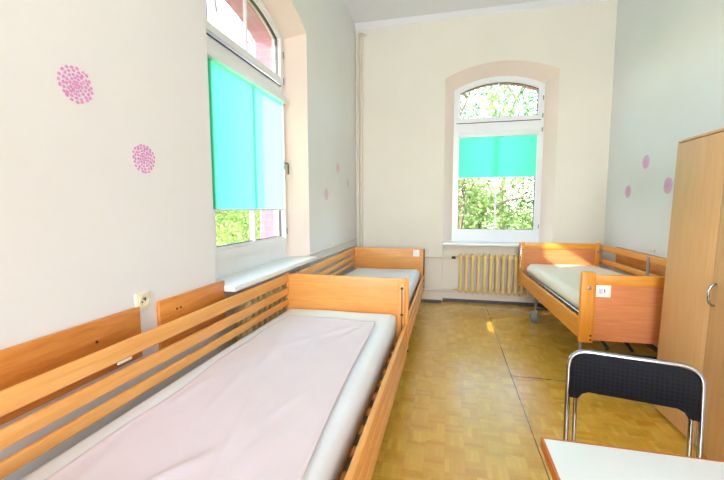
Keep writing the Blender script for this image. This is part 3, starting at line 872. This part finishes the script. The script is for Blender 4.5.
# pad: rounded top corners, tabs at the lower corners
def pad_outline():
    hw_, zt, zb, tabz, r = CW - .006, .806, .622, .582, .080
    n = 8; P = [(-hw_, tabz), (-hw_, zt - r)]
    P += [(-hw_ + r - r * math.cos(PI / 2 * i / n), zt - r + r * math.sin(PI / 2 * i / n)) for i in range(1, n + 1)]
    P += [(hw_ - r + r * math.sin(PI / 2 * i / n), zt - r + r * math.cos(PI / 2 * i / n)) for i in range(n + 1)]
    P += [(hw_, tabz), (hw_ - .038, tabz)]
    k = zb - tabz
    P += [(hw_ - .038 - k + k * math.cos(PI / 2 * i / n), tabz + k * math.sin(PI / 2 * i / n)) for i in range(1, n + 1)]
    P += [(-hw_ + .038 + k - k * math.sin(PI / 2 * i / n), tabz + k * math.cos(PI / 2 * i / n)) for i in range(n + 1)]
    return P
mb = MB(); mb.prism(pad_outline(), lambda a, b, dd: (a, back_line(b) + dd - .02 * (1 - (a / CW) ** 2) * 0 , b), -.011, .009, bev=.004)
obj('back_pad', mb, M['woven'], ch)
mb = MB()
seat = []
for i in range(32):
    t = 2 * PI * i / 32; c_, s_ = math.cos(t), math.sin(t)
    seat.append((math.copysign(abs(c_) ** .45, c_) * (CW - .02), -.37 + math.copysign(abs(s_) ** .45, s_) * .19))
mb.prism(seat, lambda a, b, dd: (a, b, dd), .435, .468, bev=.008); obj('seat', mb, M['woven'], ch)

# ------------------------------------------------------------------ boards, socket and small things on the walls
def wall_board(y0, y1, z0, z1, x0, x1, label, holes, face):
    yc = (y0 + y1) / 2
    mb = MB(); mb.box(x0, x1, y0 - yc, y1 - yc, 0, z1 - z0, bev=.003)
    o = tag(obj('wall_board', mb, M['board_y']), label, 'board', 'wooden boards fixed to the walls', loc=(0, yc, z0))
    for hy, hz in holes:
        mb = MB(); mb.disc((face, hy - yc, hz - z0), (1, 0, 0), .006, .003, 10); obj('screw_hole', mb, M['black'], o)
wall_board(.30, 1.43, .778, 1.025, XL - .001, XL + .02, 'longer orange wooden board on the left wall, below the socket', [(1.20, .935), (.75, .935)], XL + .021)
wall_board(1.55, 2.115, .73, 1.018, XL - .001, XL + .02, 'shorter orange wooden board on the left wall, between socket and window', [(1.70, .95), (1.67, .95)], XL + .021)
wall_board(3.35, 5.30, .70, .985, XR - .02, XR + .001, 'wooden board on the right wall behind the bed rails', [], XR - .021)

so = thing('wall_socket', 'ivory wall socket above the gap between the two left wall boards', 'socket', (XL, 1.46, 1.045))
mb = MB(); mb.box(-.001, .012, -.042, .042, -.042, .042, bev=.005, seg=3); obj('plate', mb, M['socket'], so)
mb = MB(); mb.tube([(.010, 0, 0), (.017, 0, 0)], .026, 20, caps=False); mb.disc((.011, 0, 0), (1, 0, 0), .025, .004, 20); obj('outlet', mb, M['socket'], so)
mb = MB()
for yy, zz in ((-.009, -.004), (.009, .004)): mb.disc((.0135, yy, zz), (1, 0, 0), .0045, .003, 10)
mb.tube([(.013, 0, .010), (.026, 0, .016)], .004, 8)
obj('contacts', mb, M['ink'], so)

cap = MB(); cap.disc((.008, 0, 0), (1, 0, 0), .035, .018, 20, .005)
tag(obj('junction_cap', cap, M['socket']), 'small round ivory cap on the left wall above the corner bed', 'cap', loc=(XL, 4.47, 1.02))
hk = thing('wall_hook', 'tiny white hook on the right wall above the bed rails', 'hook', (XR, 4.45, 1.03))
mb = MB(); mb.box(-.012, .001, -.012, .012, -.02, .02, bev=.003); obj('plate', mb, M['card'], hk)
mb = MB(); mb.tube([(-.01, 0, .005), (-.035, 0, -.005), (-.04, 0, .02)], .005, 8); obj('prong', mb, M['card'], hk)

def flower(x, y, z, R, nrm, mat, label, seed):
    """A dahlia-like sticker: rings of thin separate petals lying on the wall."""
    rnd = random.Random(seed); mb = MB()
    rings = [(0, 1, .09), (.17, 6, .085), (.34, 10, .088), (.53, 14, .092), (.72, 17, .095), (.91, 19, .10)]
    for rr, n, ps in rings:
        off = rnd.uniform(0, 1)
        for k in range(n):
            a = 2 * PI * (k + off) / n + rnd.uniform(-.06, .06)
            r_ = rr * R * rnd.uniform(.95, 1.05)
            cy_, cz_ = r_ * math.cos(a), r_ * math.sin(a)
            el, ew = ps * R * rnd.uniform(.8, 1.0), ps * R * rnd.uniform(.95, 1.2)
            pts = []
            for q in range(8):
                t = 2 * PI * q / 8
                p, s = el * math.cos(t), ew * math.sin(t)
                pts.append((cy_ + p * math.cos(a) - s * math.sin(a), cz_ + p * math.sin(a) + s * math.cos(a)))
            mb.prism(pts, lambda a_, b_, d_: (nrm * d_, a_, b_), .0002, .0014)
    return tag(obj('flower_sticker', mb, mat, smooth=False), label, 'wall sticker', 'pink flower stickers on the walls', loc=(x, y, z))
FL = [
    (XL, 1.205, 1.989, .073, 1, 'flower_deep', 'large pink flower sticker, higher of the two nearest on the left wall'),
    (XL, 1.524, 1.74, .070, 1, 'flower_deep', 'large pink flower sticker, lower of the two nearest on the left wall'),
    (XL, 4.75, 2.022, .070, 1, 'flower_pale', 'pale pink flower sticker by the pipes, topmost of the far three on the left wall'),
    (XL, 5.245, 1.847, .066, 1, 'flower_pale', 'pale pink flower sticker closest to the corner pipes on the left wall'),
    (XL, 4.264, 1.661, .072, 1, 'flower_pale', 'pale pink flower sticker beyond the long blind, lowest of the far three'),
    (XR, 4.743, 1.992, .075, -1, 'flower_deep', 'pink flower sticker, topmost of the three on the right wall'),
    (XR, 5.125, 1.682, .075, -1, 'flower_deep', 'pink flower sticker nearest the far corner on the right wall'),
    (XR, 4.286, 1.708, .080, -1, 'flower_deep', 'pink flower sticker half hidden by the wardrobe edge on the right wall')]
for i, (x, y, z, R, n_, mt, lab) in enumerate(FL): flower(x, y, z, R, n_, M[mt], lab, i + 3)

# ------------------------------------------------------------------ outdoors
mb = MB(); mb.box(-60, 60, -30, 90, -1.2, -.8); struct('ground', mb, M['ground'])

def foliage_mesh(name, rx, rz, n, size, seed, mat, clumps=26):
    rnd = random.Random(seed)
    cs = []
    for _ in range(clumps):
        while True:
            p = Vector((rnd.uniform(-1, 1), rnd.uniform(-1, 1), rnd.uniform(-1, 1)))
            if p.length <= 1: break
        cs.append((Vector((p.x * rx * .8, p.y * rx * .8, p.z * rz * .8)), rnd.uniform(.25, .45)))
    vs, fs = [], []
    for _ in range(n):
        c, s = rnd.choice(cs)
        q = Vector((rnd.gauss(0, 1), rnd.gauss(0, 1), rnd.gauss(0, 1))).normalized() * (rnd.random() ** .4)
        p = c + Vector((q.x * rx * s, q.y * rx * s, q.z * rz * s))
        a = Vector((rnd.gauss(0, 1), rnd.gauss(0, 1), rnd.gauss(0, .6))).normalized()
        b = a.orthogonal().normalized(); b.rotate(Matrix.Rotation(rnd.uniform(0, 6.28), 3, a))
        l = size * rnd.uniform(.7, 1.3); w = l * .5
        k = len(vs)
        vs += [p - b * w * .0 - a * l * .5, p + b * w * .5, p + a * l * .5, p - b * w * .5]
        fs.append((k, k + 1, k + 2, k + 3))
    me = bpy.data.meshes.new(name); me.from_pydata([tuple(v) for v in vs], [], fs); me.update()
    me.materials.append(mat)
    return me

def tree(x, y, h, rx, mat, label, seed, n=5000, size=.16, low=.3, name='tree', group='trees outside the windows', trunk=.12):
    t = thing(name, label, 'tree', (x, y, -.8), 0, group)
    rz = h * (1 - low) / 2; zc = h - rz
    me = foliage_mesh('crown', rx, rz, n, size, seed, mat)
    o = bpy.data.objects.new('crown', me); COL.objects.link(o); o.parent = t; o.location = (0, 0, zc)
    rnd = random.Random(seed + 99)
    mb = MB()
    pts = [(rnd.uniform(-.1, .1) * k, rnd.uniform(-.1, .1) * k, h * .8 * k / 6) for k in range(7)]
    mb.tube(pts, trunk, 10, radii=[trunk * (1.15 - .15 * k) for k in range(7)])
    for k in range(6):
        a = rnd.uniform(0, 6.28); i = rnd.randint(2, 5); p = Vector(pts[i])
        q = p + Vector((math.cos(a) * rx * .6, math.sin(a) * rx * .6, h * .12))
        mb.tube([p, (p + q) / 2 + Vector((0, 0, .1)), q], .03, 6, radii=[.05, .035, .015])
    obj('trunk', mb, M['bark'], t)
    return t
# beyond the back window
tree(.9, 13.0, 5.2, 2.6, M['leaf_b'], 'yellow-green bush filling the right half of the far window', 1, 9000, .15, .05, 'bush', 'greenery outside the far window', .08)
tree(-1.6, 12.5, 5.0, 2.2, M['leaf_a'], 'light green bush filling the left half of the far window', 2, 8000, .15, .05, 'bush', 'greenery outside the far window', .08)
tree(.35, 11.5, 8.2, 1.9, M['leaf_a'], 'slim tree whose trunk shows through the far window', 3, 900, .16, .52, 'tree', 'greenery outside the far window', .07)
tree(2.4, 18.0, 10.5, 3.2, M['leaf_c'], 'tall tree behind the bushes, seen in the far fanlight', 4, 2800, .2, .35, 'tree', 'greenery outside the far window', .14)
tree(-2.6, 19.0, 9.0, 3.4, M['leaf_a'], 'broad tree behind the bushes, left in the far fanlight', 5, 2800, .2, .25, 'tree', 'greenery outside the far window', .14)
tree(4.5, 14.0, 6.0, 2.6, M['leaf_c'], 'dark green bush at the right edge beyond the far window', 6, 7000, .16, .05, 'bush', 'greenery outside the far window', .08)
# beyond the left window
tree(-8.0, 12.5, 4.4, 2.8, M['leaf_b'], 'yellow-green bush under the long blind of the near window', 7, 8000, .16, .05, 'bush', 'greenery outside the near window', .08)
tree(-10.5, 16.5, 4.6, 3.2, M['leaf_a'], 'light green bush farther out under the long blind', 8, 8000, .18, .05, 'bush', 'greenery outside the near window', .08)
tree(-5.2, 11.0, 4.0, 1.9, M['leaf_a'], 'light green bush beside the brick edge of the near window', 9, 7000, .15, .05, 'bush', 'greenery outside the near window', .08)
tree(-7.5, 16.0, 10.5, 2.4, M['leaf_b'], 'tall pale tree seen in the near fanlight', 10, 3200, .2, .45, 'tree', 'greenery outside the near window', .13)
